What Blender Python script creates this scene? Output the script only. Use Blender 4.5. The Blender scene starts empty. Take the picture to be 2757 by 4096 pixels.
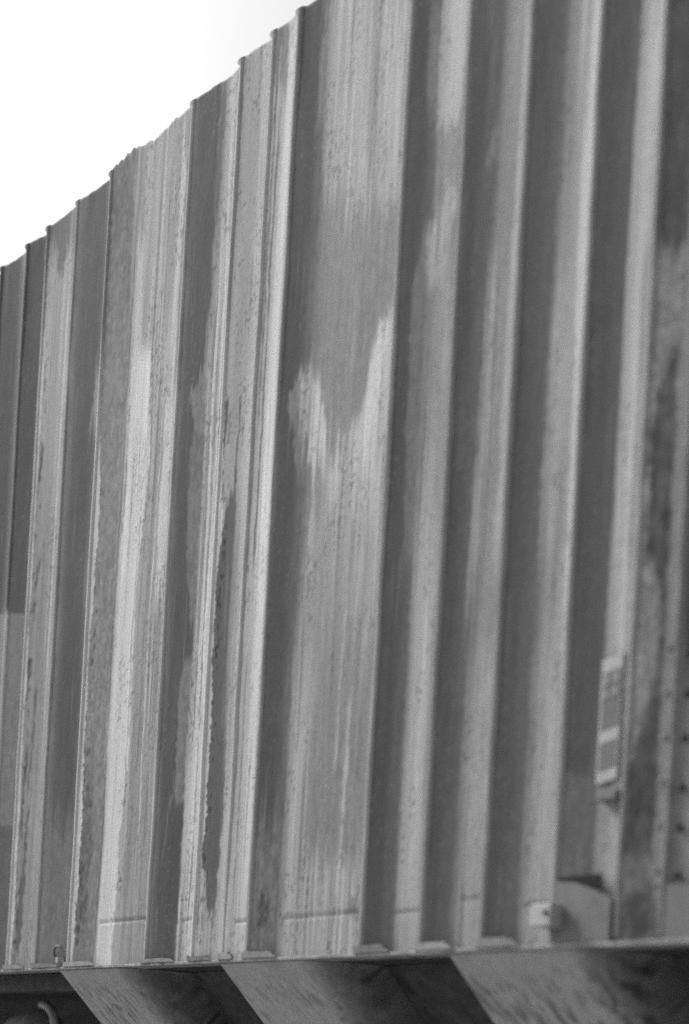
import bpy, math
import numpy as np
from mathutils import Matrix, Vector

sc = bpy.context.scene
R = math.radians
rng = np.random.default_rng(7)

# ------------------------------------------------------------------ camera
EYE = 1.55                       # eye height above the ground
TH = R(35.0)                     # angle between the wagon side and the optical axis
ROLL = 0.05594
WALL = 2.447                     # distance from the eye to the side plane
SILL, TOP = EYE + 0.295, EYE + 2.895
cam = bpy.data.cameras.new('camera')
cam.sensor_fit = 'HORIZONTAL'; cam.sensor_width = 24.0; cam.lens = 58.216
cam.shift_x = 0.0457; cam.shift_y = 0.8165
cam.clip_start = 0.05; cam.clip_end = 3000
cam.dof.use_dof = True; cam.dof.focus_distance = 5.1; cam.dof.aperture_fstop = 1.25
cam_o = bpy.data.objects.new('camera', cam); sc.collection.objects.link(cam_o)
fwd = Vector((-math.cos(TH), math.sin(TH), 0)); rgt = Vector((math.sin(TH), math.cos(TH), 0)); up = Vector((0, 0, 1))
c, s = math.cos(ROLL), math.sin(ROLL)
r2 = rgt * c + up * s; u2 = up * c - rgt * s
M = Matrix.Identity(4)
for i in range(3):
    M[i][0] = r2[i]; M[i][1] = u2[i]; M[i][2] = -fwd[i]
M.translation = Vector((0, 0, EYE))
cam_o.matrix_world = M
sc.camera = cam_o

# ------------------------------------------------------------------ sky, sun, exposure
SUN_EL, SUN_A = R(38), R(16)      # elevation; angle in front of the side plane, raking from the left
to_sun = Vector((-math.cos(SUN_EL) * math.cos(SUN_A), -math.cos(SUN_EL) * math.sin(SUN_A), math.sin(SUN_EL)))
world = bpy.data.worlds.new('World'); sc.world = world; world.use_nodes = True
wn, wl = world.node_tree.nodes, world.node_tree.links
sky = wn.new('ShaderNodeTexSky'); sky.sky_type = 'NISHITA'; sky.sun_disc = False
sky.sun_elevation = SUN_EL; sky.sun_rotation = math.atan2(to_sun.x, to_sun.y)
sky.dust_density = 6.0; sky.air_density = 1.0
bw = wn.new('ShaderNodeRGBToBW'); bg = wn['Background']; bg.inputs['Strength'].default_value = 0.088
wl.new(sky.outputs[0], bw.inputs[0]); wl.new(bw.outputs[0], bg.inputs['Color'])
sun = bpy.data.lights.new('sun', 'SUN'); sun.energy = 1.7; sun.angle = R(22); sun.color = (1, 1, 1)
sun_o = bpy.data.objects.new('sun', sun); sc.collection.objects.link(sun_o)
sun_o.rotation_euler = to_sun.to_track_quat('Z', 'Y').to_euler(); sun_o.location = (-5, -5, 8)
vs = sc.view_settings; vs.view_transform = 'Standard'; vs.look = 'None'; vs.gamma = 1.0
vs.use_curve_mapping = False; vs.exposure = 1.0
sc.cycles.use_denoising = False

# ------------------------------------------------------------------ helpers
COL = sc.collection

def lin(t):
    t = np.asarray(t, float) / 255.0
    return np.where(t <= 0.04045, t / 12.92, ((t + 0.055) / 1.055) ** 2.4)

def hash2(i, j, seed):
    h = (i.astype(np.int64) * 374761393 + j.astype(np.int64) * 668265263 + seed * 982451653) & 0x7fffffff
    h = ((h ^ (h >> 13)) * 1274126177) & 0x7fffffff
    return ((h ^ (h >> 16)) & 0xffff) / 65535.0

def vnoise(x, y, seed=0):
    i, j = np.floor(x), np.floor(y); u, v = x - i, y - j
    u = u * u * (3 - 2 * u); v = v * v * (3 - 2 * v)
    a = hash2(i, j, seed); b = hash2(i + 1, j, seed); cc = hash2(i, j + 1, seed); d = hash2(i + 1, j + 1, seed)
    return (a * (1 - u) + b * u) * (1 - v) + (cc * (1 - u) + d * u) * v

def fbm(x, y, seed=0, o=4):
    r = 0; a = 0.5; t = 0
    for k in range(o):
        r = r + a * vnoise(x * 2 ** k, y * 2 ** k, seed + k * 17); t += a; a *= 0.5
    return r / t

def sstep(a, b, x):
    t = np.clip((x - a) / (b - a), 0, 1); return t * t * (3 - 2 * t)

def mat(name, base=None, rough=0.75, scale=60.0, var=0.25, bump=0.15, spec=0.3, metal=0.0, stretch=(1, 1, 1)):
    m = bpy.data.materials.new(name); m.use_nodes = True
    n, l = m.node_tree.nodes, m.node_tree.links
    p = n['Principled BSDF']; p.inputs['Roughness'].default_value = rough; p.inputs['Metallic'].default_value = metal
    p.inputs['Specular IOR Level'].default_value = spec
    tc = n.new('ShaderNodeTexCoord'); mp = n.new('ShaderNodeMapping'); mp.inputs['Scale'].default_value = stretch
    l.new(tc.outputs['Object'], mp.inputs['Vector'])
    nz = n.new('ShaderNodeTexNoise'); nz.inputs['Scale'].default_value = scale; nz.inputs['Detail'].default_value = 8
    nz.inputs['Roughness'].default_value = 0.65
    l.new(mp.outputs[0], nz.inputs['Vector'])
    mr = n.new('ShaderNodeMapRange'); mr.inputs['From Min'].default_value = 0.25; mr.inputs['From Max'].default_value = 0.75
    mr.inputs['To Min'].default_value = 1 - var; mr.inputs['To Max'].default_value = 1 + var
    l.new(nz.outputs['Fac'], mr.inputs['Value'])
    mx = n.new('ShaderNodeMix'); mx.data_type = 'RGBA'; mx.blend_type = 'MULTIPLY'; mx.inputs[0].default_value = 1.0
    if base is None:
        at = n.new('ShaderNodeAttribute'); at.attribute_name = 'tone'; l.new(at.outputs['Color'], mx.inputs[6])
    else:
        mx.inputs[6].default_value = (base, base, base, 1)
    l.new(mr.outputs[0], mx.inputs[7]); l.new(mx.outputs[2], p.inputs['Base Color'])
    bp = n.new('ShaderNodeBump'); bp.inputs['Strength'].default_value = bump; bp.inputs['Distance'].default_value = 0.004
    l.new(nz.outputs['Fac'], bp.inputs['Height']); l.new(bp.outputs[0], p.inputs['Normal'])
    return m

M_STEEL = mat('stained_steel', None, 0.8, 150, 0.17, 0.16, 0.25, stretch=(1, 1, 0.5))
M_PLATE = mat('pale_plate', 0.30, 0.8, 50, 0.22, 0.15, 0.25, stretch=(1, 1, 0.4))
M_DARK = mat('grimy_dark_steel', 0.040, 0.75, 22, 0.75, 0.2, 0.3)
M_MID = mat('dusty_steel', 0.16, 0.8, 40, 0.3, 0.2, 0.3)
M_BODY = mat('body_steel', 0.12, 0.7, 12, 0.3, 0.1, 0.3)
M_PAINT_W = mat('white_stencil_paint', 0.38, 0.8, 60, 0.15, 0.05, 0.2)
M_PAINT_G = mat('grey_stencil_panel', 0.15, 0.8, 60, 0.15, 0.05, 0.2)
M_BALLAST = mat('ballast', 0.34, 0.95, 18, 0.45, 1.0, 0.1)
M_RAIL = mat('rail_steel', 0.15, 0.5, 30, 0.3, 0.1, 0.4, metal=0.4)
M_WOOD = mat('sleeper_wood', 0.09, 0.9, 20, 0.4, 0.3, 0.1)

def mesh_obj(name, verts, faces, m, parent=None, tone=None, smooth=False):
    me = bpy.data.meshes.new(name)
    verts = np.asarray(verts, np.float32).reshape(-1, 3); faces = np.asarray(faces, np.int32)
    if faces.ndim == 2:
        k = faces.shape[1]; nf = len(faces)
        me.vertices.add(len(verts)); me.vertices.foreach_set('co', verts.ravel())
        me.loops.add(nf * k); me.loops.foreach_set('vertex_index', faces.ravel())
        me.polygons.add(nf); me.polygons.foreach_set('loop_start', np.arange(0, nf * k, k, dtype=np.int32))
        me.polygons.foreach_set('loop_total', np.full(nf, k, np.int32))
        me.update(calc_edges=True)
    else:
        me.from_pydata([tuple(v) for v in verts], [], [list(f) for f in faces]); me.update()
    if tone is not None:
        a = me.attributes.new('tone', 'FLOAT_COLOR', 'POINT')
        t = np.asarray(tone, np.float32).ravel(); a.data.foreach_set('color', np.stack([t, t, t, np.ones_like(t)], 1).ravel())
    if smooth: me.polygons.foreach_set('use_smooth', np.ones(len(me.polygons), bool))
    me.materials.append(m)
    o = bpy.data.objects.new(name, me); COL.objects.link(o)
    if parent is not None: o.parent = parent
    return o

def ragged(name, verts, faces, m, parent=None, smooth=False):
    me = bpy.data.meshes.new(name); me.from_pydata([tuple(v) for v in verts], [], [list(f) for f in faces]); me.update()
    if smooth: me.polygons.foreach_set('use_smooth', np.ones(len(me.polygons), bool))
    me.materials.append(m); o = bpy.data.objects.new(name, me); COL.objects.link(o)
    if parent is not None: o.parent = parent
    return o

def grid_faces(nr, nc, off=0):
    i = np.arange(nr - 1)[:, None] * nc + np.arange(nc - 1)[None, :] + off
    return np.stack([i, i + 1, i + nc + 1, i + nc], -1).reshape(-1, 4)

BOXF = [(0, 3, 2, 1), (4, 5, 6, 7), (0, 1, 5, 4), (1, 2, 6, 5), (2, 3, 7, 6), (3, 0, 4, 7)]
def box(name, a, b, m, parent=None, bevel=0.0):
    (x0, y0, z0), (x1, y1, z1) = a, b
    o = ragged(name, [(x0, y0, z0), (x1, y0, z0), (x1, y1, z0), (x0, y1, z0), (x0, y0, z1), (x1, y0, z1), (x1, y1, z1), (x0, y1, z1)], BOXF, m, parent)
    if bevel:
        md = o.modifiers.new('bevel', 'BEVEL'); md.width = bevel; md.segments = 2
    return o

def plate(name, outline, y0, y1, m, parent=None):
    """a flat plate of real thickness: outline in (x, z), counted anticlockwise seen from -Y"""
    n = len(outline)
    v = [(x, y0, z) for x, z in outline] + [(x, y1, z) for x, z in outline]
    f = [tuple(range(n)), tuple(range(2 * n - 1, n - 1, -1))] + [(i, i + n, (i + 1) % n + n, (i + 1) % n) for i in range(n)]
    return ragged(name, v, f, m, parent)

def lathe_between(name, p0, p1, prof, m, parent=None, seg=20):
    p0, p1 = Vector(p0), Vector(p1); ax = (p1 - p0); L = ax.length; q = ax.normalized().to_track_quat('Z', 'Y')
    v, f = [], []
    for t, r in prof:
        for k in range(seg):
            a = 2 * math.pi * k / seg; w = p0 + q @ Vector((r * math.cos(a), r * math.sin(a), t * L)); v.append(tuple(w))
    for i in range(len(prof) - 1):
        for k in range(seg):
            a, b = i * seg + k, i * seg + (k + 1) % seg; f.append((a, b, b + seg, a + seg))
    f.append(tuple(range(seg - 1, -1, -1))); f.append(tuple(range((len(prof) - 1) * seg, len(prof) * seg)))
    return ragged(name, v, f, m, parent, True)

def tube(name, pts, r, m, parent=None, seg=10):
    v, f = [], []; pts = [Vector(p) for p in pts]
    for i, p in enumerate(pts):
        d = (pts[min(i + 1, len(pts) - 1)] - pts[max(i - 1, 0)]).normalized(); q = d.to_track_quat('Z', 'Y')
        for k in range(seg):
            a = 2 * math.pi * k / seg; v.append(tuple(p + q @ Vector((r * math.cos(a), r * math.sin(a), 0))))
    for i in range(len(pts) - 1):
        for k in range(seg):
            a, b = i * seg + k, i * seg + (k + 1) % seg; f.append((a, b, b + seg, a + seg))
    f.append(tuple(range(seg - 1, -1, -1))); f.append(tuple(range((len(pts) - 1) * seg, len(pts) * seg)))
    return ragged(name, v, f, m, parent, True)

# The stains were measured on the photograph. These two functions turn a measured place
# (X along the side, Y height) into metres on the side sheet and back.
F_, HZ = 6687.62, -2254.54
def side_x(X, Y=2150.0):
    px, py = np.asarray(X, float) / .5687 - 1378.5, Y / .5687 - 2048.0
    u = px * c + py * s
    return (-math.cos(TH) + math.sin(TH) * u / F_) / (math.sin(TH) + math.cos(TH) * u / F_) * WALL

def measured(x, z, y=WALL):
    dep = -x * math.cos(TH) + y * math.sin(TH)
    u = F_ * (x * math.sin(TH) + y * math.cos(TH)) / dep; v = F_ * (z - EYE) / dep + HZ
    px = u * c + v * s + 1378.5; py = u * s - v * c + 2048.0
    px, py = px * .5687, py * .5687
    return px - 0.056 * (2150 - py), py

def height_at(X, Y):
    """height (m) on the side sheet for a measured (X at the sill, Y)"""
    x = side_x(X); lo, hi = EYE, EYE + 3.2
    for _ in range(40):
        mid = (lo + hi) / 2
        if measured(x, mid)[1] > Y: lo = mid
        else: hi = mid
    return mid

# ------------------------------------------------------------------ ground
g = mesh_obj('ground', [(-600, -600, 0), (600, -600, 0), (600, 600, 0), (-600, 600, 0)], [(0, 1, 2, 3)], M_BALLAST); g['kind'] = 'structure'
for yy in (WALL + 0.75, WALL + 2.185):
    v = []; prof = [(-.07, .20), (.07, .20), (.07, .215), (.012, .235), (.012, .31), (.036, .318), (.036, .35), (-.036, .35), (-.036, .318), (-.012, .31), (-.012, .235), (-.07, .215)]
    for x in (-40, 40): v += [(x, yy + a, b) for a, b in prof]
    n = len(prof)
    o = ragged('rail', v, [(i, (i + 1) % n, (i + 1) % n + n, i + n) for i in range(n)], M_RAIL)
    o['kind'] = 'structure'
sl = box('sleeper', (-.13, WALL + .15, .02), (.13, WALL + 2.8, .199), M_WOOD, None, .01); sl['kind'] = 'structure'
sl.location.x = -13
for k in range(1, 26):
    d = sl.copy(); COL.objects.link(d); d.location.x = -13 + k * .6

# ------------------------------------------------------------------ the wagon
W = bpy.data.objects.new('hopper_wagon', None); COL.objects.link(W); W.location = (0, 0, 0)
W['label'] = 'tall corrugated steel hopper wagon streaked with pale spilled material'
W['category'] = 'rail wagon'

XL, XR = -11.2, 0.9
# corner = outer fold of each pleat, web = where the receding face meets the flat (both measured)
left = [(-5.775 - .215 * k, .11) for k in range(25, 0, -1)]
bays_m = [(-27, 8), (18, 60), (82, 140), (156, 217), (332, 398), (438, 482), (507, 530), (562, 630), (817, 885), (953, 1030), (1092, 1178), (1250, 1342), (1398, 1470), (1500, 1525)]
corners = [x for x, w in left] + [-5.775] + [float(side_x(a)) for a, b in bays_m]
webs = [x + w for x, w in left] + [-5.775 + .14] + [float(side_x(b)) for a, b in bays_m]
x = corners[-1]
n_ex = 12
for k in range(n_ex):
    x += .238; corners.append(x); webs.append(x + .125)
NB = len(corners) - 1

# ---- stain and fold shade painter ------------------------------------------------------------
def strip(T, X, Y, pts, tone, soft=2.0, jag=0.0, ends=12.0, streak=0.0, alpha=1.0, seed=1, mott=0.0, drag=45.0):
    """lay a vertical band of tone pts = [(Y, Xleft, Xright), ...]"""
    p = np.array(pts, float); p = p[np.argsort(p[:, 0])]
    if X.max() < p[:, 1].min() - 30 or X.min() > p[:, 2].max() + 30: return T
    Yd = Y + drag * 2 * (fbm(X / 4.5, Y / 260, seed + 7, 3) - .5) if drag else Y
    xl, xr = np.interp(Yd, p[:, 0], p[:, 1]), np.interp(Yd, p[:, 0], p[:, 2])
    jag = jag + 1.0
    if jag:
        xl = xl + jag * 2 * (fbm(Y / 16, X * 0 + .3, seed + 3) - .5) + jag * 2.2 * (fbm(Y / 110, X * 0 + .3, seed + 4, 3) - .5); xr = xr + jag * 2 * (fbm(Y / 14, X * 0 + .7, seed + 5) - .5) + jag * 2.2 * (fbm(Y / 95, X * 0 + .7, seed + 6, 3) - .5)
    yw = 40 * (fbm(X / 5.0, Y * 0 + .5, seed + 9, 3) - .5) * (ends / 12.0)
    m = sstep(xl - soft, xl + soft, X) * (1 - sstep(xr - soft, xr + soft, X))
    m = m * sstep(p[0, 0] - ends, p[0, 0] + ends, Y + yw) * (1 - sstep(p[-1, 0] - ends, p[-1, 0] + ends, Y + yw))
    t = tone
    if streak:
        st = fbm(X / 7.0, Y / 420.0, seed + 11, 4) - .5
        t = t + streak * 2.6 * st + streak * 1.3 * (vnoise(X / 2.2, Y / 500.0, seed + 13) - .5) * sstep(.3, .7, vnoise(X / 30., Y / 200., seed + 14))
    if mott:
        t = t + mott * 3.2 * (fbm(X / 6.0, Y / 13.0, seed + 21, 4) - .5) + mott * 1.1 * (vnoise(X / 2.0, Y / 4.0, seed + 23) - .5)
    return T + (t - T) * m * alpha

def line(T, X, Y, pts, w, tone, **k):
    return strip(T, X, Y, [(y, x - w / 2, x + w / 2) for y, x in pts], tone, **k)

def stains_and_shade(X, Y, x, z):
    X = X + 9 * (fbm(X / 70., Y / 210., 700, 3) - .5) * sstep(150, 230, X) * (1 - sstep(520, 556, X)) + 7 * (fbm(X / 60., Y / 240., 701, 3) - .5) * sstep(640, 680, X) * (1 - sstep(780, 812, X))
    T = 76.0 + 4.0 * sstep(700, 1000, X)
    T = T + 10 * (fbm(x * 9, z * 1.2, 3) - .5) + 8 * (fbm(x * 60, z * 2.0, 5) - .5)
    S = strip; Ln = line
    # --- far left pleats: patch of newer paint
    T = S(T, X, Y, [(1395, -60, 14), (1880, -60, 14)], 122, 2, 0, 3, drag=2, mott=3)
    T = S(T, X, Y, [(1880, -60, 14), (2250, -60, 14)], 94, 2, 0, 4, drag=3)
    # --- B
    T = S(T, X, Y, [(560, 22, 78), (1000, 18, 78), (2215, 18, 80)], 150, 2, 2, 40, 7, seed=31)
    T = S(T, X, Y, [(1050, 22, 78), (2215, 18, 80)], 132, 4, 3, 160, 8, seed=33, mott=4)
    T = S(T, X, Y, [(500, 40, 66), (620, 46, 58)], 92, 3, 4, 14, 0, seed=35)
    for yy0, yy1, xx, w in ((1010, 1120, 30, 5), (1270, 1340, 38, 4), (1365, 1390, 37, 8), (1500, 1640, 30, 4), (1560, 1790, 46, 4), (1700, 1900, 34, 5), (1830, 2010, 44, 7), (1990, 2160, 41, 11), (2060, 2170, 43, 4)):
        T = Ln(T, X, Y, [(yy0, xx + 3), (yy1, xx - 2)], w, 84, soft=2, jag=3, ends=14, seed=int(yy0))
    for xx, w, tn in ((72, 3, 175), (78, 3, 168)):
        T = Ln(T, X, Y, [(540, xx), (1700, xx)], w, tn, soft=1.5, ends=200, seed=int(xx))
    # --- C (clean dark) with a smear by the fold
    T = S(T, X, Y, [(850, 143, 153), (980, 138, 153)], 135, 3, 2, 30, seed=41)
    T = S(T, X, Y, [(1850, 84, 150), (2220, 84, 152)], 106, 10, 0, 60, mott=5, seed=43)
    # --- D1 mottled
    T = S(T, X, Y, [(280, 156, 230), (520, 156, 226), (2220, 156, 218)], 104, 2, 2, 1, mott=16, seed=45)
    T = S(T, X, Y, [(640, 156, 222), (2220, 156, 218)], 122, 5, 3, 140, mott=14, seed=47)
    T = S(T, X, Y, [(1750, 164, 190), (2120, 166, 196)], 96, 5, 5, 60, mott=22, seed=48)
    # --- D2 flat with bright deposit
    T = S(T, X, Y, [(180, 208, 335), (900, 216, 334), (2230, 217, 332)], 138, 2, 2, 1, 18, seed=51)
    T = S(T, X, Y, [(560, 222, 240), (840, 222, 246)], 168, 4, 2, 60, 8, seed=52)
    T = S(T, X, Y, [(800, 228, 272), (1000, 228, 278), (1400, 224, 266), (1750, 222, 268), (1900, 221, 258), (2230, 220, 254)], 194, 2, 2.5, 34, 13, seed=53)
    T = S(T, X, Y, [(1050, 280, 306), (1500, 276, 304), (2050, 270, 318)], 132, 3, 2, 60, 12, seed=54)
    T = S(T, X, Y, [(870, 312, 334), (1150, 306, 333), (1350, 310, 332)], 196, 3, 1.5, 60, 9, seed=55)
    T = Ln(T, X, Y, [(300, 320), (900, 318)], 10, 182, soft=3, ends=60, seed=56)
    T = Ln(T, X, Y, [(1300, 329), (2200, 329)], 6, 182, soft=2, ends=60, seed=57)
    for xx, w, tn, a, b in ((276, 3, 118, 700, 1500), (298, 3, 176, 800, 1900), (288, 3, 112, 1250, 1750), (310, 3, 112, 1700, 2080), (240, 2, 168, 1000, 1900), (262, 2, 150, 1000, 1900), (217, 3, 110, 500, 2150), (221, 2, 172, 900, 2200)):
        T = Ln(T, X, Y, [(a, xx + 4), (b, xx)], w, tn, soft=1.2, jag=1, ends=60, seed=int(xx))
    # --- E dark web, ragged drips at its right
    T = S(T, X, Y, [(1000, 381, 402), (900, 362, 402), (860, 378, 402), (820, 390, 402), (560, 394, 402)], 122, 2, 3, 14, seed=61)
    T = S(T, X, Y, [(1000, 372, 402), (1200, 372, 402), (1330, 378, 402), (1420, 386, 402)], 114, 3, 4, 30, mott=8, seed=62)
    T = S(T, X, Y, [(1500, 380, 402), (1600, 374, 402), (1830, 380, 396)], 118, 2, 3, 12, mott=6, seed=63)
    T = Ln(T, X, Y, [(1780, 372), (1880, 362), (1960, 355)], 2.5, 120, soft=1.2, ends=30, seed=64)
    # --- E2 streaks
    T = S(T, X, Y, [(140, 396, 442), (2230, 400, 442)], 146, 3, 2, 20, 26, seed=66)
    T = S(T, X, Y, [(200, 398, 412), (520, 392, 404)], 92, 3, 3, 60, seed=67, alpha=.8)
    T = S(T, X, Y, [(1350, 414, 440), (1800, 406, 440), (2230, 404, 442)], 188, 4, 2, 200, 12, seed=68)
    for xx, w, tn, a, b in ((404, 3, 178, 700, 2000), (411, 2.5, 108, 600, 1700), (416, 3, 182, 800, 2000), (422, 2.5, 104, 700, 1600), (430, 3, 180, 500, 1900), (426, 2, 120, 1500, 2080)):
        T = Ln(T, X, Y, [(a, xx), (b, xx)], w, tn, soft=1.2, jag=.8, ends=80, seed=int(xx * 3))
    # --- F
    T = S(T, X, Y, [(40, 438, 512), (2230, 438, 510)], 160, 2, 0, 4, 6, seed=71)
    T = S(T, X, Y, [(1120, 464, 478), (1180, 448, 480), (1260, 438, 482), (1900, 438, 486), (2000, 458, 488), (2075, 470, 486)], 90, 2, 3, 12, mott=4, seed=72)
    T = Ln(T, X, Y, [(905, 447), (1000, 444), (1180, 446)], 5, 92, soft=1.5, jag=3.5, ends=10, seed=73)
    T = Ln(T, X, Y, [(910, 477), (1150, 476), (1500, 482), (1900, 486)], 5, 90, soft=1.5, jag=2.5, ends=10, seed=74)
    T = S(T, X, Y, [(1200, 478, 502), (1700, 482, 502)], 138, 4, 1, 120, 6, seed=75)
    # --- F2
    T = S(T, X, Y, [(0, 510, 562), (700, 507, 562), (2230, 507, 562)], 182, 3, 2, 10, 22, seed=77)
    T = S(T, X, Y, [(20, 508, 544), (200, 512, 544)], 122, 3, 2, 40, 8, seed=78)
    T = S(T, X, Y, [(100, 545, 560), (900, 536, 560), (1400, 538, 560), (2000, 538, 556)], 200, 3, 1, 60, 7, seed=79)
    for xx, w, tn, a, b in ((522, 3, 116, 150, 1000), (531, 4, 112, 250, 1250), (515, 3, 186, 250, 1000), (526, 3, 188, 100, 1300), (516, 3, 190, 1300, 2100), (527, 2.5, 130, 1500, 2050), (546, 2, 140, 1700, 2000)):
        T = Ln(T, X, Y, [(a, xx), (b, xx - 2)], w, tn, soft=1.2, jag=.8, ends=60, seed=int(xx * 5))
    # --- G dark web, grimy spots low down
    T = S(T, X, Y, [(1850, 565, 628), (2220, 565, 628)], 110, 6, 2, 80, mott=14, seed=81)
    T = S(T, X, Y, [(2025, 588, 606), (2110, 584, 604)], 82, 4, 5, 8, mott=26, seed=82)
    T = S(T, X, Y, [(0, 621, 632), (300, 612, 632)], 128, 3, 3, 40, 20, seed=83)
    T = S(T, X, Y, [(860, 601, 640), (920, 586, 640), (1000, 600, 640), (1100, 616, 640)], 128, 3, 5, 24, 14, seed=84, alpha=.85)
    # --- H wide flat with the V-shaped splash
    T = S(T, X, Y, [(-50, 628, 820), (2230, 630, 820)], 118, 9, 2, 1, 9, seed=86)
    T = S(T, X, Y, [(-50, 628, 820), (330, 634, 820), (470, 640, 812)], 154, 6, 3, 60, 18, drag=90, seed=87)
    T = S(T, X, Y, [(180, 728, 744), (380, 730, 756)], 134, 6, 4, 40, 6, seed=88, alpha=.8)
    T = S(T, X, Y, [(825, 618, 630), (880, 603, 648), (960, 612, 668), (1020, 624, 690), (1090, 652, 712)], 166, 6, 5, 40, 30, seed=89, drag=95)
    T = S(T, X, Y, [(700, 802, 820), (800, 780, 820), (900, 762, 820), (980, 738, 820), (1060, 688, 820), (1150, 690, 820), (1230, 760, 820)], 172, 8, 4, 40, 26, seed=90, drag=95)
    T = S(T, X, Y, [(740, 782, 806), (870, 768, 792), (1000, 764, 778), (1120, 766, 776)], 204, 3, 2, 34, 8, seed=91, drag=80)
    T = S(T, X, Y, [(880, 640, 660), (1040, 662, 682)], 196, 4, 3, 40, 8, seed=92)
    T = S(T, X, Y, [(1080, 660, 820), (1300, 640, 820), (1420, 640, 820)], 148, 5, 3, 130, 26, seed=93)
    T = S(T, X, Y, [(1250, 628, 760), (1700, 628, 740)], 131, 16, 2, 120, 6, seed=94, alpha=.7)
    T = S(T, X, Y, [(1500, 632, 684), (2000, 630, 682), (2230, 630, 680)], 150, 6, 1, 140, 6, seed=95)
    T = S(T, X, Y, [(1950, 632, 820), (2230, 632, 820)], 149, 6, 1, 46, 9, seed=96)
    T = Ln(T, X, Y, [(1300, 815), (2100, 815)], 5, 168, soft=2.5, ends=80, seed=97)
    for xx, w, tn, a, b in ((740, 4, 155, 1300, 1750), (752, 3, 112, 1450, 1900), (762, 6, 160, 1600, 2080), (724, 3, 120, 1750, 2080), (757, 3, 108, 2020, 2090), (700, 3, 116, 2030, 2090)):
        T = Ln(T, X, Y, [(a, xx + 2), (b, xx)], w, tn, soft=2, jag=1.5, ends=40, seed=int(xx * 7))
    T = S(T, X, Y, [(1992, 691, 696), (2008, 690, 695)], 72, 1.5, 1, 3, seed=98)
    T = S(T, X, Y, [(2040, 790, 806), (2085, 784, 808)], 118, 3, 4, 8, seed=99)
    # --- I / I2
    T = S(T, X, Y, [(0, 862, 900), (270, 862, 900)], 118, 4, 2, 30, 14, seed=101)
    T = S(T, X, Y, [(540, 872, 900), (640, 852, 900), (1100, 862, 900), (1300, 872, 900)], 116, 4, 4, 40, 5, seed=102)
    T = S(T, X, Y, [(-40, 886, 954), (2230, 895, 954)], 126, 12, 2, 1, 14, seed=103)
    T = S(T, X, Y, [(-40, 886, 946), (150, 886, 946), (290, 890, 940)], 164, 3, 2, 24, 7, seed=104)
    T = S(T, X, Y, [(400, 926, 944), (450, 916, 946), (540, 878, 930), (640, 882, 924)], 152, 5, 3, 30, 10, seed=105)
    T = S(T, X, Y, [(1200, 894, 952), (1700, 892, 944), (2230, 898, 952)], 152, 10, 3, 240, 9, seed=106)
    # --- J / J2
    T = S(T, X, Y, [(280, 1022, 1034), (370, 1004, 1030)], 124, 5, 3, 20, 8, seed=107)
    T = S(T, X, Y, [(-40, 1030, 1092), (2230, 1022, 1092)], 120, 12, 2, 1, 10, seed=108)
    T = S(T, X, Y, [(600, 1024, 1042), (1000, 1020, 1046), (1350, 1014, 1040)], 158, 5, 2, 120, 6, seed=109)
    T = S(T, X, Y, [(-40, 1078, 1092), (700, 1074, 1092), (1300, 1068, 1090)], 150, 4, 2, 120, 6, seed=110)
    T = S(T, X, Y, [(1450, 1026, 1090), (2230, 1030, 1092)], 140, 11, 4, 90, 8, mott=6, seed=111)
    # --- K / K2
    T = S(T, X, Y, [(-40, 1172, 1250), (2230, 1176, 1250)], 134, 12, 2, 1, 9, seed=113)
    T = S(T, X, Y, [(640, 1176, 1204), (1250, 1170, 1206)], 150, 6, 4, 90, 6, mott=7, seed=114)
    T = S(T, X, Y, [(-40, 1228, 1248), (600, 1226, 1248), (1000, 1236, 1248), (1600, 1238, 1248)], 176, 4, 1, 120, 4, seed=115)
    T = S(T, X, Y, [(1400, 1178, 1244), (2230, 1180, 1250)], 142, 13, 4, 120, 9, mott=5, seed=116)
    T = S(T, X, Y, [(1762, 1262, 1336), (2010, 1262, 1336)], 104, 5, 2, 8, mott=8, seed=117, drag=12)
    # --- L2 and the blotched pleats at the right
    T = S(T, X, Y, [(-40, 1340, 1398), (2230, 1340, 1398)], 140, 3, 1, 1, 4, seed=118)
    T = S(T, X, Y, [(-40, 1343, 1394), (900, 1341, 1382), (1490, 1338, 1380)], 166, 2, 2, 30, 3, seed=119)
    T = S(T, X, Y, [(560, 1382, 1388), (1300, 1380, 1388)], 118, 3, 3, 60, mott=10, seed=120)
    T = S(T, X, Y, [(560, 1400, 1470), (760, 1396, 1478), (900, 1396, 1430), (1250, 1394, 1420), (1330, 1392, 1456), (1560, 1388, 1462), (1640, 1392, 1430), (1760, 1394, 1404)], 136, 7, 9, 30, mott=16, seed=121)
    T = S(T, X, Y, [(760, 1474, 1500), (1100, 1476, 1500), (2000, 1474, 1500)], 128, 5, 7, 60, mott=16, seed=122)
    T = S(T, X, Y, [(1950, 1398, 1470), (2160, 1400, 1480)], 112, 6, 6, 12, mott=14, seed=123)
    T = S(T, X, Y, [(2030, 1408, 1478), (2140, 1406, 1470)], 80, 9, 6, 14, seed=124)
    T = S(T, X, Y, [(1500, 1512, 1640), (2230, 1512, 1640)], 128, 3, 0, 80, mott=3, seed=125)
    for x0, w, tn, sf in ((82, 16, 116, 10), (332, 14, 112, 9), (562, 7, 116, 4), (817, 5, 104, 4), (953, 10, 104, 7), (1092, 6, 100, 5), (-27, 8, 100, 6), (-85, 8, 100, 6)):  # soft shading of the rounded folds, put into the tone
        T = S(T, X, Y, [(-60, x0 - 4, x0 + w), (2300, x0 - 4, x0 + w)], tn, sf, 0, 1, drag=0, alpha=.8)
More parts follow.
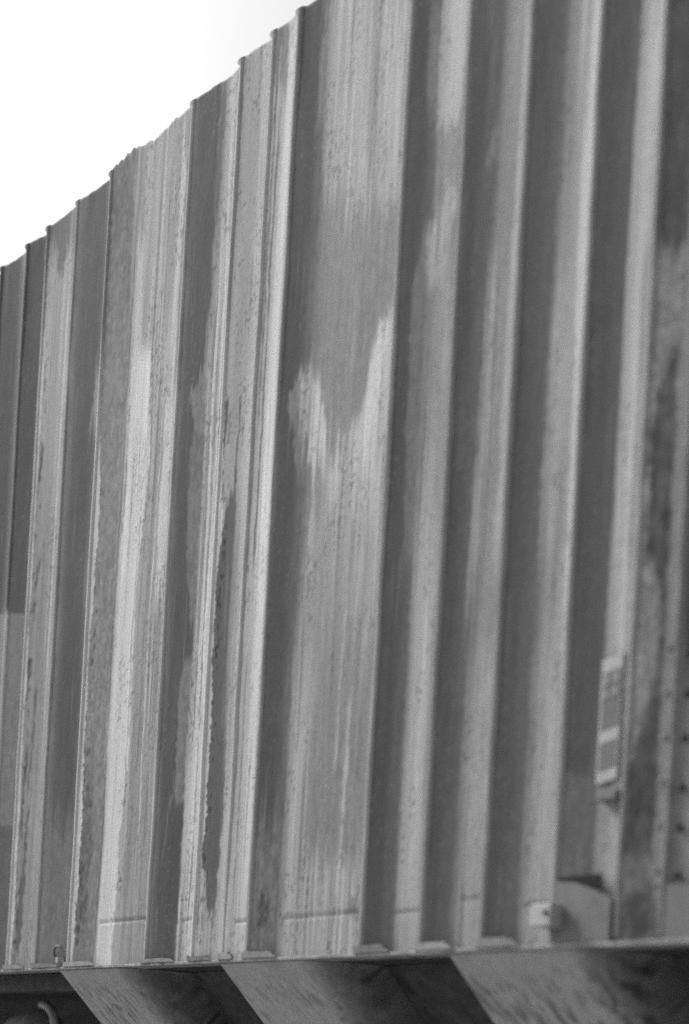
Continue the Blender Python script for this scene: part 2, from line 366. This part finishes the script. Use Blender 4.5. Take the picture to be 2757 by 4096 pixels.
    for x0, w, tn in ((632, 14, 106), (892, 16, 106), (1026, 18, 104), (1174, 22, 102), (1336, 16, 100)):  # shading of the bend from web to flat, painted as tone
        m_ = np.exp(-((X - x0 + w * .55) / w) ** 2) * (.45 + .9 * (fbm(X / 9, Y / 120, int(x0)) - .2))
        T = np.maximum(T, T + (tn - T) * np.clip(m_, 0, 1))
    # pale deposit caught along three folds, with a ragged right edge
    for x0, a, b, w in ((18, 560, 2190, 11), (156, 800, 2190, 16), (438, 700, 2170, 15)):
        wv = w * (.45 + .55 * sstep(a, a + 500, Y)) * (.75 + 1.0 * (fbm(Y / 150, X * 0 + x0, int(x0) + 5, 6) - .5) + .5 * (fbm(Y / 6, X / 6 + x0, int(x0) + 8, 3) - .5))
        m_ = sstep(x0 - 3, x0 - 1, X) * (1 - sstep(x0 + wv - 1.5, x0 + wv + 1.2, X)) * sstep(a - 60, a + 160, Y)
        T = T + (214 - T) * m_ * .92
        sp = sstep(.60, .68, fbm(X / 5.0, Y / 16.0, int(x0) + 77, 3)) * sstep(x0 + w * .7, x0 + w, X) * (1 - sstep(x0 + w + 5, x0 + w + 12, X)) * sstep(a + 150, a + 300, Y)
        T = T - 45 * sp
    rt = sstep(1396, 1404, X) * (1 - sstep(1498, 1502, X))
    bl = 62 * (fbm(X / 15., Y / 42., 620, 5) - .5) + 40 * (fbm(X / 6., Y / 15., 621, 4) - .5)
    T = T + rt * bl * (.35 + .65 * sstep(420, 760, Y))
    # generic deposit on the pleats outside the picture
    out = np.maximum(sstep(-2.18, -2.05, x), 1 - sstep(-6.0, -5.85, x))
    gen = 120 + 90 * (fbm(x * 12, z * .6, 77) - .5) + 50 * (fbm(x * 60, z * .8, 78) - .5)
    T = T * (1 - out) + gen * out
    return T

def crust(T, X, Y, x, z):
    pale = sstep(108, 150, T)
    dark = 1 - sstep(84, 110, T)
    # rivulets: narrow runs, each starting and ending somewhere
    r1 = vnoise(X / 2.4, Y / 700., 501); r2 = vnoise(X / 4.2, Y / 380., 502); r3 = fbm(X / 1.7, Y / 240., 503, 2)
    on = sstep(.35, .75, fbm(X / 26., Y / 260., 504, 3))
    T = T + pale * on * (44 * (r1 - .5) + 36 * (r2 - .5) + 22 * (r3 - .5))
    run = sstep(.74, .84, vnoise(X / 3.0, Y / 520., 505)) * on
    T = T - pale * 30 * run
    T = T + dark * (10 * (fbm(X / 14., Y / 260., 506, 4) - .5) + 7 * (fbm(X / 30., Y / 40., 507, 4) - .5))
    T = T + dark * 22 * sstep(.79, .88, vnoise(X / 3.4, Y / 330., 508)) * sstep(.45, .7, fbm(X / 30., Y / 200., 509, 2))
    # flaked and spattered spots
    fl = fbm(X / 3.2, Y / 7.5, 511, 3); where = sstep(.46, .66, fbm(X / 22., Y / 120., 512, 3))
    T = T - pale * where * 46 * sstep(.60, .70, fl)
    T = T + dark * where * 26 * sstep(.68, .76, fbm(X / 3.0, Y / 5.0, 513, 3))
    mid = 1 - pale - dark
    T = T + np.clip(mid, 0, 1) * (26 * (fbm(X / 7., Y / 18., 514, 4) - .5) + 18 * (fbm(X / 2.4, Y / 90., 515, 3) - .5))
    return T + 7 * (fbm(x * 120, z * 60, 201, 3) - .5)

GAIN = 0.97
def albedo(T):
    T = np.where(T > 160, 160 + (T - 160) * .72, T)
    return np.clip(lin(np.clip(T, 20, 235)) * GAIN, .02, .75)

DEPTH = 0.020
WELD = {}
for a, yw in ((156, 2103), (332, 2099), (507, 2099), (562, 2092), (817, 2081), (953, 2052), (1092, 2064)):
    WELD[a] = yw

ids = {}
for (a, b), idx in zip(bays_m, range(26, 26 + len(bays_m))):
    ids[idx] = a
BAYD = {18: .010, 156: .014, 438: .011, 507: .007, 1398: .016, 1500: .012}

def depth_of(xx, i):
    c0, w0, c1 = corners[i], webs[i], corners[i + 1]
    t = xx - c0; ww = w0 - c0
    dm = BAYD.get(ids.get(i), DEPTH)
    d = dm * np.clip(t / ww, 0, 1)
    d2 = dm * (1 - .32 * np.clip((xx - w0) / max(c1 - w0, .02), 0, 1))
    # blend web into the flat with a rounded bend
    k = .012
    h = np.clip(.5 + .5 * (d2 - d) / k * .5, 0, 1)
    return np.where(xx < w0, d, d2)

ids = {}
for (a, b), idx in zip(bays_m, range(26, 26 + len(bays_m))):
    ids[idx] = a

for i in range(NB):
    c0, w0, c1 = corners[i], webs[i], corners[i + 1]
    vis = (-6.0 < c1) and (c0 < -2.0)
    nx = max(8, int((c1 - c0) / (.0035 if vis else .012))); nz = 400 if vis else 90
    xs = np.linspace(c0, c1, nx); zs = np.linspace(SILL + .004, TOP, nz)
    Xg, Zg = np.meshgrid(xs, zs)
    dg = depth_of(Xg, i)
    # smooth the bend
    kk = max(1, int(.02 / (xs[1] - xs[0]))); ker = np.ones(2 * kk + 1) / (2 * kk + 1)
    row = dg[0]; pad = np.r_[np.linspace(row[0] - (row[1] - row[0]) * kk, row[0], kk, endpoint=False), row, np.full(kk, row[-1])]
    row = np.convolve(pad, ker, 'valid'); dg = np.tile(row, (nz, 1))
    # hand-worked plate is never flat: dents and slow waves
    dg = dg + .0035 * (fbm(Xg * 5, Zg * 1.6, 400 + i, 2) - .5) + .0012 * (fbm(Xg * 22, Zg * 7, 430 + i, 3) - .5)
    MX, MY = measured(Xg, Zg, WALL + dg)
    T = crust(stains_and_shade(MX, MY, Xg, Zg), MX, MY, Xg, Zg)
    key = ids.get(i)
    if key in WELD:
        zw = np.array([height_at(float(q), WELD[key] - .04 * (float(q) - key)) for q in (key, key + 100)])
        zline = zw[0]
        g_ = np.exp(-((Zg - zline) / .0035) ** 2) * sstep(w0 - .015, w0 + .01, Xg)
        dg = dg + .004 * g_; T = T - 46 * g_ * (.6 + .8 * (fbm(Xg * 40, Zg * 3, 5) - .2))
    # uneven upper edge (built-up crust on two pleats)
    tz = .012 * (fbm(Xg * 14, Xg * 0 + i, 90, 4) - .55)
    if key in (156,): tz = tz + .06 * np.clip(fbm(Xg * 17, Xg * 0 + 3, 91) - .42, 0, 1)
    Zt = Zg + tz * sstep(TOP - .15, TOP, Zg)
    V = np.stack([Xg, WALL + dg, Zt], -1).reshape(-1, 3)
    Fc = grid_faces(nz, nx)
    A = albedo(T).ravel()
    # return flanges: top, bottom and both sides go back into the body
    n0 = len(V)
    tb = V[(nz - 1) * nx:].copy(); tb[:, 1] = WALL + .058
    bb = V[:nx].copy(); bb[:, 1] = WALL + .058
    V = np.vstack([V, tb, bb]); A = np.r_[A, A[(nz - 1) * nx:n0], A[:nx]]
    j = np.arange(nx - 1)
    f1 = np.stack([(nz - 1) * nx + j, (nz - 1) * nx + j + 1, n0 + j + 1, n0 + j], -1)
    f2 = np.stack([n0 + nx + j, n0 + nx + j + 1, j + 1, j], -1)
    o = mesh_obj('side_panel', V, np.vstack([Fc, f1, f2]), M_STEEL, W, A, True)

    # rolled fold that stands proud along the corner: its left flank hides the step down to the next flat
    nr = 400 if vis else 60
    zs = np.linspace(SILL + .018, TOP + .002, nr)
    th = np.linspace(-.42 * math.pi, 1.02 * math.pi, 12)    # from the right side round the nose to the left side
    RIB = .0065 if key in (18, 156, 438, -27) else .0042
    px = [c0 + .022, c0 + .012] + [c0 + RIB * math.cos(t) for t in th if t > .75] + [c0 - RIB]
    py = [.010, .0005] + [-RIB * math.sin(t) * .6 for t in th if t > .75] + [.026]
    px, py = np.array(px), np.array(py)
    Pz, Px = np.meshgrid(zs, px, indexing='ij'); _, Py = np.meshgrid(zs, py, indexing='ij')
    Px = Px[:, ::-1]; Py = Py[:, ::-1]
    Px = Px - .015 * sstep(TOP - .022, TOP - .004, Pz) * sstep(c0 + .004, c0 - RIB, Px)
    Px = Px + .006 * (fbm(Pz * 3.5, Pz * 0 + i, 301, 4) - .5)
    Py = Py + .0025 * (fbm(Pz * 9, Pz * 0 + i + .5, 303, 3) - .5)
    MX, MY = measured(Px, Pz)
    T0 = stains_and_shade(MX, MY, Px, Pz)
    T = T0 * .45 + {None: 112, -27: 118, 82: 150, 332: 170, 562: 150, 817: 178, 953: 150, 1092: 158, 1250: 176}.get(key, 140) * .55 + 30 * (fbm(MY / 60, MX / 4, 15) - .5)
    bright = {18: (900, 2300, 195), 156: (880, 2300, 192), 332: (2300, 2300, 120), 438: (860, 2300, 195), 507: (2300, 2400, 150)}
    if key in bright:
        a0, a1, tn = bright[key]
        T = T + (tn - T) * sstep(a0 - 200, a0 + 100, MY + 60 * (fbm(MY / 40, MX / 3, 12) - .5)) * (.75 + .5 * (fbm(MY / 9, MX / 3, 14) - .5))
    if key == -27:
        T = T + (185 - T) * sstep(1380, 1400, MY) * (1 - sstep(1800, 1900, MY))
    if key in (-27,) or key is None and vis:
        T = T - 18 * (1 - sstep(1350, 1400, MY))
    Vr = np.stack([Px, WALL + Py, Pz], -1).reshape(-1, 3)
    m_ = Px.shape[1]
    capv = Vr[-m_:].copy(); capv = np.vstack([capv, [[c0, WALL + .02, TOP + .002]]])
    fc = grid_faces(nr, m_)
    rb = mesh_obj('rolled_fold', Vr, fc, M_STEEL, W, albedo(T).ravel(), True)

# ---- sill and closing gussets -----------------------------------------------------
LIPZ = SILL + .009
GUS = [mat('worn_gusset', .21, .85, 45, .4, .25, .2), mat('dull_gusset', .15, .85, 40, .45, .25, .2), mat('dusty_gusset', .25, .85, 50, .35, .25, .2)]
box('side_sill', (XL, WALL - .012, SILL), (XR, WALL + .058, LIPZ), mat('sill_steel', .24, .85, 25, .6, .3, .2, stretch=(1, 1, .4)), W, .002)
for i in range(NB):
    c0, w0 = corners[i], webs[i]; key = ids.get(i)
    if key in (1250, 1398, 1500): continue
    h = .034 if c0 > -4 else .029
    x0_, x1_ = c0 - .004, min(w0 + .012, corners[i + 1] - .03)
    wd = x1_ - x0_
    ol = [(x0_, LIPZ + .0005), (x1_ + .008, LIPZ + .0005)] + [(x1_ + .008 - wd * .32 * (k / 6) , LIPZ + (h - .016) * math.sin(k / 6 * math.pi / 2)) for k in range(1, 7)] + [(x0_ + wd * .1, LIPZ + (h - .014)), (x0_, LIPZ + (h - .014))]
    jt = rng.uniform(-.003, .003, len(ol)); ol = [(a + (.5 * e if 1 < q else 0), b + (e if q > 1 else 0)) for q, ((a, b), e) in enumerate(zip(ol, jt))]
    plate('closing_gusset', ol, WALL - .0155, WALL - .009, GUS[i % 3], W)

# ---- lower closing plate with its slot, tag box, stencil, rivets at the right -----------
xa, xb = corners[ids_i := [k for k, v in ids.items() if v == 1250][0]] + .006, corners[ids_i + 1] - .012
zt = height_at(1250, 2006); zr = height_at(1340, 2026)
ol = [(xa, LIPZ + .001), (xb, LIPZ + .001), (xb, zr - .02), (xa + (xb - xa) * .72, zr), (xa + (xb - xa) * .35, zt - .006), (xa, zt)]
plate('closing_plate', ol, WALL - .006, WALL + .002, mat('worn_plate', .16, .8, 35, .3, .15, .25, stretch=(1, 1, .5)), W)
# slot's shade, put in as an added near-black plate behind the upper lip
plate('slot_shade_plate', [(xa + .002, zt - .03), (xb - .04, zr - .035), (xb - .04, zt + .008), (xa + .002, zt + .008)], WALL + .0022, WALL + .006, mat('slot_shade', .018, .9, 30, .3, .1, .2), W)

# tag box on the fold
bx0, bx1 = side_x(1233), side_x(1280); bz0, bz1 = height_at(1250, 2112), height_at(1250, 2060)
tb = box('tag_box', (bx0, WALL - .040, bz0), (bx1, WALL + .02, bz1), mat('dull_tag_box', .36, .7, 60, .15, .05, .3), W, .003)
box('tag_box_latch', (bx1 - .020, WALL - .044, (bz0 + bz1) / 2 - .002), (bx1 - .010, WALL - .0395, (bz0 + bz1) / 2 + .010), M_DARK, tb, .001)

# short bracket under the stencil
box('step_bracket', (side_x(1338), WALL - .004, height_at(1350, 1822)), (side_x(1384), WALL + .03, height_at(1350, 1800)), M_MID, W, .003)
# painted stencil panel: thin plates on the flat of the pleat
iL = ids_i
def flat_y(xx): return WALL + float(depth_of(np.array([xx]), iL)[0])
sx0, sx1 = side_x(1325), side_x(1371)
sy = min(flat_y(sx0), flat_y(sx1)) - .004
def zof(Y): return height_at(1360, Y)
st = plate('stencil_panel', [(sx0, zof(1778)), (sx1, zof(1770)), (sx1, zof(1484)), (sx0, zof(1492))], sy, sy + .0035, M_PAINT_W, W)
def spatch(name, x0, x1, Y0, Y1, m, lift):
    a, b = side_x(x0), side_x(x1)
    plate(name, [(a, zof(Y1 + 4)), (b, zof(Y1 - 4)), (b, zof(Y0 - 4)), (a, zof(Y0 + 4))], sy - lift - .0012, sy - .0002, m, st)
spatch('data_field', 1330, 1366, 1520, 1652, M_PAINT_G, .0)
spatch('data_field', 1330, 1366, 1682, 1745, M_PAINT_G, .0)
M_PAINT_L = mat('light_grey_stencil', .25, .8, 60, .2, .05, .2)
spatch('stencil_mark', 1332, 1345, 1528, 1552, M_PAINT_L, .0012)
spatch('stencil_mark', 1353, 1365, 1524, 1550, M_PAINT_L, .0012)
spatch('stencil_mark', 1332, 1344, 1562, 1584, M_PAINT_L, .0012)
spatch('stencil_mark', 1351, 1366, 1558, 1580, M_PAINT_L, .0012)

# riveted edge strip at the far right
iN = [k for k, v in ids.items() if v == 1500][0]
ex = corners[iN]
plate('edge_strip', [(ex - .035, height_at(1490, 2012)), (ex - .012, height_at(1490, 2012)), (ex - .012, TOP - .01), (ex - .035, TOP - .01)], WALL + .008, WALL + .03, M_MID, W)
plate('lap_sheet', [(ex + .018, LIPZ + .001), (corners[iN + 1] - .01, LIPZ + .001), (corners[iN + 1] - .01, height_at(1540, 2012)), (ex + .018, height_at(1540, 2012))], WALL - .008, WALL - .004, M_PAINT_G, W)
M_BOLT = mat('rusty_bolt', .06, .8, 60, .3, .2, .2)
def rivet(x, y, z, r, m):
    v = [(x, y - r * .7, z)]; f = []
    for k in range(8):
        a = k * math.pi / 4; v.append((x + .7 * r * math.cos(a), y - r * .5, z + .7 * r * math.sin(a)))
    for k in range(8):
        a = k * math.pi / 4; v.append((x + r * math.cos(a), y + .004, z + r * math.sin(a)))
    for k in range(8):
        q = (k + 1) % 8; f += [(0, 1 + q, 1 + k), (1 + k, 1 + q, 9 + q, 9 + k)]
    return ragged('rivet', v, f, m, W, True)
zz = height_at(1520, 1990)
k = 0
while zz < height_at(1520, 1450):
    rivet(ex + .030, WALL + .003, zz + .006 * math.sin(k * 2.3), .0085, M_BOLT)
    rivet(ex - .024, WALL + .008, zz + .012, .008, M_MID)
    zz += .089; k += 1

# tie ring at the left fold
rx, rz = side_x(146), height_at(146, 2168)
pts = [(rx - .045 + .030 * math.cos(a) * 1.15, WALL + .004 - .006 * math.sin(a), rz + .024 * math.sin(a)) for a in np.linspace(R(40), R(330), 18)]
tube('tie_ring', pts, .0045, M_MID, W)
box('ring_lug', (rx - .03, WALL - .014, rz - .034), (rx - .012, WALL + .01, rz - .014), M_PLATE, W, .002)

# ---- body behind the pleated sheets --------------------------------------------------
YB = WALL + .06; YF = WALL + 2.9
box('inner_wall', (XL, YB, SILL + .002), (XR, YB + .02, TOP - .006), M_BODY, W)
box('far_wall', (XL, YF, SILL), (XR, YF + .06, TOP), M_BODY, W)
box('end_wall', (XL - .05, WALL + .001, SILL), (XL - .001, YF + .06, TOP - .002), M_BODY, W)
box('end_wall', (XR + .001, WALL + .001, SILL), (XR + .05, YF + .06, TOP - .002), M_BODY, W)

# ---- hopper bottom: 45 degree slope sheets with broad raised pockets -------------------
A45 = math.sin(R(45))
def slope_pt(xx, t, n):          # t = distance down the slope, n = depth behind its face
    return (xx, WALL + .004 + t * A45 + n * A45, SILL - .001 - t * A45 + n * A45)
ZTOP_N = 0
def slope_piece(name, prof, t0, t1, tones, m, seed, x_end=0.0):
    px = np.array([p[0] for p in prof]); pn = np.array([p[1] for p in prof])
    nt = 240 if tones is not None else 2
    tt = np.linspace(t0, t1, nt)
    V = []; 
    for t in tt:
        for a, n in zip(px, pn):
            z_lim = SILL - .001
            P = list(slope_pt(a, t, n))
            if P[2] > z_lim: P[2] = z_lim
            V.append(P)
    V = np.array(V)
    A = None
    if tones is not None:
        A = tones(V, np.repeat(tt, len(px)), np.tile(np.arange(len(px)), nt))
    return mesh_obj(name, V, grid_faces(nt, len(px))[:, ::-1], m, W, A, True)

def rib_tone(V, t, j):
    xx = V[:, 0]
    T = 158 + 18 * (fbm(xx * 7, t * 3, 60) - .5) + 14 * (fbm(xx * 90, t * 60, 64) - .5)
    sc_ = fbm(xx * 120 - t * 26, t * 24 + xx * 5, 61, 3)
    T = T - 46 * sstep(.50, .66, sc_) * sstep(.0, .16, t) * sstep(.22, .5, fbm(xx * 7, t * 5, 63)) + 12 * sstep(.55, .7, fbm(xx * 160, t * 40, 68, 2)) - 8 * (fbm(xx * 2, t * 2, 69) - .5)
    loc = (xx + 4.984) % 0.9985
    T = T - 66 * sstep(.36, .50, loc) * (loc < .9)  # shaded right-hand side of each pocket, darkened in the tone itself
    return albedo(T)

M_STIFF = mat('stiffener_steel', .075, .8, 30, .4, .2, .2)
RIBX = [-4.984 + .9985 * k for k in range(0, 6)]
for k, x0 in enumerate(RIBX):
    prof = [(x0, .16), (x0, .0)]
    prof = [(x0, .16), (x0 + .0005, .08), (x0 + .001, .004)]
    prof += [(x0 + .004 + .38 * q / 130, 0.0) for q in range(131)]
    prof += [(x0 + .384 + .10 * math.sin(a), .10 * (1 - math.cos(a))) for a in np.linspace(.1, R(80), 12)]
    prof += [(x0 + .495, .135), (x0 + .50, .17)]
    slope_piece('hopper_pocket', prof, 0.0, 1.35, rib_tone, M_STEEL, 5)
    x1 = (RIBX[k + 1] if k + 1 < len(RIBX) else XR)
    slope_piece('slope_sheet', [(x0 + .575, .13), (x1 + .02, .13)], .1305, 1.35, None, M_DARK, 6)
    slope_piece('slope_sheet', [(x0 + .47, .145), (x0 + .568, .145)], .1455, 1.35, None, M_DARK, 6)
    box('recess_roof', (x0 + .47, WALL + .0585, SILL + .0005), (x1 + .02, WALL + .30, SILL + .006), M_DARK, W)
    # angle stiffener lying on the dark sheet
    a_, b_ = x0 + .875, x0 + .74
    q = [slope_pt(a_, .129, .128), slope_pt(a_ + .022, .129, .128), slope_pt(b_ + .022, 1.3, .128), slope_pt(b_, 1.3, .128)]
    w_ = [slope_pt(a_, .129, .106), slope_pt(a_ + .022, .129, .106), slope_pt(b_ + .022, 1.3, .106), slope_pt(b_, 1.3, .106)]
    ragged('slope_stiffener', q + w_, BOXF, M_STIFF, W)
# end slope sheet and dark underframe left of the pockets
ragged('end_slope_sheet', [slope_pt(-4.983, 0, .155), slope_pt(-4.983, 1.35, .155), (-4.980, WALL + 1.3, SILL - .9), (-4.980, WALL + 1.3, SILL - .01)], [(0, 1, 2, 3)], M_DARK, W)
box('underframe', (XL, WALL + .09, SILL - .06), (-5.03, WALL + .16, SILL - .002), M_DARK, W, .004)
box('floor_plate', (XL, WALL + .165, SILL - .012), (-5.015, YF - .01, SILL - .002), M_DARK, W)
box('centre_sill', (XL, WALL + 1.25, SILL - .75), (-5.015, WALL + 1.65, SILL - .013), M_DARK, W, .01)
box('back_frame', (XL, WALL + 1.0, SILL - .85), (-5.015, WALL + 1.04, SILL - .013), M_DARK, W)
box('hopper_core', (-4.96, WALL + 1.15, SILL - .95), (XR, WALL + 1.75, SILL - .2), M_DARK, W)

# air reservoir and its bent pipe, half seen in the dark at lower left
def ray_at(dx, dy, yplane):
    px, py = dx / .5687 - 1378.5, dy / .5687 - 2048.0
    u = px * c + py * s; v = -(-px * s + py * c)
    d = np.array([-math.cos(TH) + math.sin(TH) * u / F_, math.sin(TH) + math.cos(TH) * u / F_, (v - HZ) / F_])
    return d * (yplane / d[1]) + np.array([0, 0, EYE])
p = ray_at(70, 2336, WALL + .34)
rv = lathe_between('air_reservoir', (p[0] - .20, p[1] + .02, p[2] - .04), (p[0] + .14, p[1], p[2] - .03), [(0, .01), (.05, .06), (.3, .088), (.9, .098), (.96, .09), (1, .02)], M_MID, W, 28)
q0 = ray_at(105, 2287, WALL + .30); q1 = ray_at(118, 2302, WALL + .30); q2 = ray_at(124, 2325, WALL + .30); q3 = ray_at(126, 2370, WALL + .30)
q00 = ray_at(96, 2285, WALL + .33)
def bez(P, n=5):
    P = [np.array(a) for a in P]; o = []
    for i in range(len(P) - 1):
        a = P[max(i - 1, 0)]; b = P[i]; d = P[i + 1]; e = P[min(i + 2, len(P) - 1)]
        for t in np.linspace(0, 1, n, endpoint=False):
            o.append(.5 * ((2 * b) + (-a + d) * t + (2 * a - 5 * b + 4 * d - e) * t * t + (-a + 3 * b - 3 * d + e) * t ** 3))
    o.append(P[-1]); return o
tube('brake_pipe', bez([q00, q0, q1, q2, q3]), .017, mat('worn_pipe', .28, .55, 40, .3, .1, .4), W, 14)

# ---- running gear (below the picture) so that the wagon stands on its rails ---------------
def bogie(xc):
    for xw in (xc - .9, xc + .9):
        ax = lathe_between('axle', (xw, WALL + .55, .81), (xw, WALL + 2.39, .81), [(0, .07), (1, .07)], M_DARK, W, 16)
        for yy, sg in ((WALL + .75, 1), (WALL + 2.185, -1)):
            lathe_between('wheel', (xw, yy - sg * .065, .81), (xw, yy + sg * .065, .81), [(0, .12), (.02, .40), (.1, .455), (.75, .459), (.8, .485), (1, .485)], M_RAIL, W, 40)
    for yy in (WALL + .45, WALL + 2.36):
        v = [(-1.2, .95), (-1.05, .70), (-.55, .62), (-.3, .46), (.3, .46), (.55, .62), (1.05, .70), (1.2, .95), (.4, 1.12), (-.4, 1.12)]
        plate('bogie_frame', [(xc + a, b) for a, b in v], yy, yy + .12, M_DARK, W)
    box('bolster', (xc - .2, WALL + .571, .7), (xc + .2, WALL + 2.359, 1.05), M_DARK, W, .02)
    box('pivot', (xc - .15, WALL + 1.26, 1.051), (xc + .15, WALL + 1.64, SILL - .751 if xc < -4 else SILL - .94), M_DARK, W)
bogie(-9.6); bogie(-.25)
